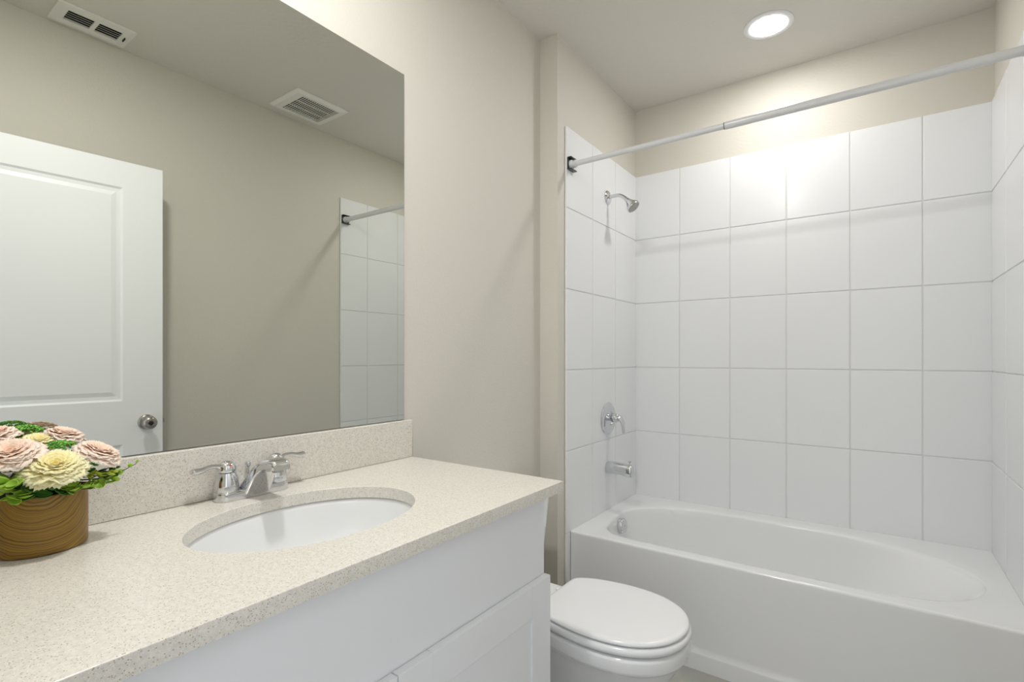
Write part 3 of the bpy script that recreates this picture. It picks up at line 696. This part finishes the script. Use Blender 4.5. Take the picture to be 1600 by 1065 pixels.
ts = thing('tub_spout', 'chrome tub spout with diverter knob just above the bathtub rim', 'tub spout', (XW, YW, 0.652))
bm = bmesh.new(); rings = []
for i, (x, hy_, top, b_) in enumerate([(0, 0.027, 0.680, 0.622), (0.006, 0.029, 0.683, 0.620), (0.03, 0.028, 0.683, 0.621), (0.07, 0.0265, 0.681, 0.621), (0.105, 0.0255, 0.679, 0.616), (0.125, 0.0245, 0.677, 0.612), (0.135, 0.021, 0.673, 0.612), (0.139, 0.014, 0.664, 0.617)]):
    rings.append([(XW+x, YW+math.copysign(abs(math.cos(a))**0.8, math.cos(a))*hy_, (top+b_)/2+math.copysign(abs(math.sin(a))**0.8, math.sin(a))*(top-b_)/2) for a in [2*PI*k/32 for k in range(32)]])
loft(bm, rings); place(link('spout_body', bm, M['chrome'], smooth=True, angle=60), ts)
bm = bmesh.new(); lathe(bm, [(0, 0), (0.0035, 0), (0.0035, 0.010), (0.008, 0.013), (0.008, 0.018), (0, 0.020)], (XW+0.120, YW, 0.676), (0, 0, 1), 18)
place(link('diverter_knob', bm, M['chrome'], smooth=True), ts)

# ================================================================ CURTAIN ROD
A_ = Vector((XS+T+0.0006, 2.026, 2.082)); B_ = Vector((W-T-0.0006, 2.074, 2.108))
rod = thing('shower_curtain_rod', 'white tension curtain rod across the front of the bathtub', 'curtain rod', A_)
dv = (B_-A_).normalized(); step = A_+(B_-A_)*((0.756-A_.x)/(B_.x-A_.x))
def cyl(name, a, b, prof_, mat, n=32):
    bm = bmesh.new(); lathe(bm, prof_, a, b-a, n); return place(link(name, bm, mat, smooth=True, angle=50), rod)
L1 = (step-A_).length; L2 = (B_-step).length
cyl('inner_tube', A_+dv*0.010, step, [(0, 0), (0.0115, 0), (0.0115, L1), (0, L1)], M['rod'])
cyl('outer_tube', step, B_-dv*0.010, [(0, 0), (0.0142, 0), (0.0145, 0.001), (0.0145, L2-0.010), (0, L2-0.010)], M['rod'])
bm = bmesh.new(); lathe(bm, [(0.0116, -0.0025), (0.0135, -0.0025), (0.0143, 0.0), (0.0116, 0.0)], step, dv, 32)
place(link('joint_ring', bm, M['bracket'], smooth=True), rod)['label'] = 'thin dark ring where the two tubes meet'
for P0, s in ((A_, 1), (B_, -1)):
    bm = bmesh.new()
    hs = 0.028
    for a, b in (((0, -hs, -hs), (0.003, hs, hs)), ((0.003, -hs, -hs), (0.020, hs, -hs+0.004)), ((0.003, -hs, hs-0.004), (0.020, hs, hs))):
        lo_ = [P0[i]+(s*a[0] if i == 0 else a[i]) for i in range(3)]; hi_ = [P0[i]+(s*b[0] if i == 0 else b[i]) for i in range(3)]
        box(bm, (min(lo_[0], hi_[0]), lo_[1], lo_[2]), (max(lo_[0], hi_[0]), hi_[1], hi_[2]))
    place(link('end_bracket', bm, M['bracket'], bevel=0.001), rod)['label'] = 'small dark square bracket holding the rod end'
    bm = bmesh.new(); lathe(bm, [(0, 0.003), (0.020, 0.003), (0.020, 0.012), (0.0165, 0.016), (0.0165, 0.032), (0, 0.032)], P0, dv*s, 28)
    place(link('end_cup', bm, M['rod'], smooth=True), rod)

# ================================================================ CEILING FITTINGS
def downlight(x, y, label, lens_mat):
    t = thing('recessed_ceiling_light', label, 'ceiling light', (x, y, ZC), 'round recessed ceiling lights')
    bm = bmesh.new(); lathe(bm, [(0.097, -0.0004), (0.097, -0.002), (0.092, -0.0045), (0.078, -0.0050), (0.070, -0.0045), (0.0675, -0.0035), (0.067, -0.0006)], (x, y, ZC), (0, 0, 1), 56)
    place(link('trim_ring', bm, M['trim'], smooth=True), t)
    bm = bmesh.new(); lathe(bm, [(0, -0.0095), (0.03, -0.009), (0.055, -0.0075), (0.066, -0.0045), (0.066, -0.001), (0, -0.001)], (x, y, ZC), (0, 0, 1), 48)
    place(link('lens', bm, lens_mat), t)
downlight(0.85, 2.405, 'lit round recessed light in the ceiling above the bathtub', M['lens'])
downlight(0.60, 0.50, 'lit round recessed light in the ceiling above the vanity counter', M['lens_bright'])

fan = thing('exhaust_fan', 'square white exhaust fan grille on the ceiling, nearer the bathtub, seen in the mirror', 'exhaust fan', (1.395, 1.685, ZC))
bm = bmesh.new()
fx0, fx1, fy0, fy1 = 1.258, 1.535, 1.525, 1.845
gx0, gx1, gy0, gy1 = 1.290, 1.492, 1.572, 1.800
zt_, zb_ = ZC-0.0006, ZC-0.018
ro = [(fx0, fy0), (fx1, fy0), (fx1, fy1), (fx0, fy1)]; rt = [(fx0+.014, fy0+.014), (fx1-.014, fy0+.014), (fx1-.014, fy1-.014), (fx0+.014, fy1-.014)]; ri = [(gx0, gy0), (gx1, gy0), (gx1, gy1), (gx0, gy1)]
loft(bm, [[(x, y, zt_) for x, y in ro], [(x, y, zt_-0.005) for x, y in ro], [(x, y, zb_) for x, y in rt], [(x, y, zb_-0.001) for x, y in ri], [(x, y, zt_-0.003) for x, y in ri]], cap0=False, cap1=False)
place(link('grille_frame', bm, M['vent'], bevel=0.0015), fan)
bm = bmesh.new(); box(bm, (gx0-.004, gy0-.004, ZC-0.003), (gx1+.004, gy1+.004, ZC-0.0008)); place(link('fan_shade_sheet', bm, M['dark']), fan)  # black sheet under the solid ceiling, paints the shade inside the slots
bm = bmesh.new(); nS = 18; pit = (gy1-gy0)/nS
for i in range(nS):
    y = gy0+pit*(i+0.02); box(bm, (gx0-.001, y, zb_-0.0005), (gx1+.001, y+pit*0.36, zb_+0.001))
for x in (gx0+0.067, gx0+0.134): box(bm, (x-0.0015, gy0, zb_+0.0008), (x+0.0015, gy1, zb_+0.0045))
place(link('grille_slats', bm, M['vent']), fan)

reg = thing('air_register', 'rectangular white air vent with two banks of louvers on the ceiling, nearer the door', 'air vent', (1.495, 0.73, ZC))
rx0, rx1, ry0, ry1 = 1.412, 1.578, 0.600, 0.862
banks = [(0.640, 0.727), (0.742, 0.824)]; bx0, bx1 = 1.452, 1.540
bm = bmesh.new(); zb_ = ZC-0.009
box(bm, (rx0, ry0, zb_), (bx0, ry1, ZC-0.0006)); box(bm, (bx1, ry0, zb_), (rx1, ry1, ZC-0.0006))
for a, b in ((ry0, banks[0][0]), (banks[0][1], banks[1][0]), (banks[1][1], ry1)): box(bm, (bx0, a, zb_), (bx1, b, ZC-0.0006))
bmesh.ops.remove_doubles(bm, verts=bm.verts, dist=1e-5)
place(link('register_frame', bm, M['vent']), reg)
bm = bmesh.new(); box(bm, (bx0, banks[0][0], ZC-0.0018), (bx1, banks[1][1], ZC-0.0006)); place(link('duct_shade_sheet', bm, M['dark']), reg)  # thin black sheet stands in for the shade up the duct
for a, b in banks:
    bm = bmesh.new(); n_ = 5; p_ = (bx1-bx0)/n_
    for i in range(n_):
        x = bx0+p_*i
        v = [bm.verts.new(q) for q in ((x+0.002, a, zb_+0.001), (x+p_*0.62, a, ZC-0.003), (x+p_*0.62, b, ZC-0.003), (x+0.002, b, zb_+0.001))]
        u_ = [bm.verts.new((q.co.x+0.0012, q.co.y, q.co.z-0.0008)) for q in v]
        bm.faces.new(v); bm.faces.new(list(reversed(u_)))
        for k in range(4): bm.faces.new((v[k], u_[k], u_[(k+1) % 4], v[(k+1) % 4]))
    place(link('louver_bank', bm, M['vent']), reg)
bm = bmesh.new(); box(bm, (1.482, 0.838, zb_-0.008), (1.512, 0.841, zb_-0.0002)); place(link('damper_lever', bm, M['dark']), reg)
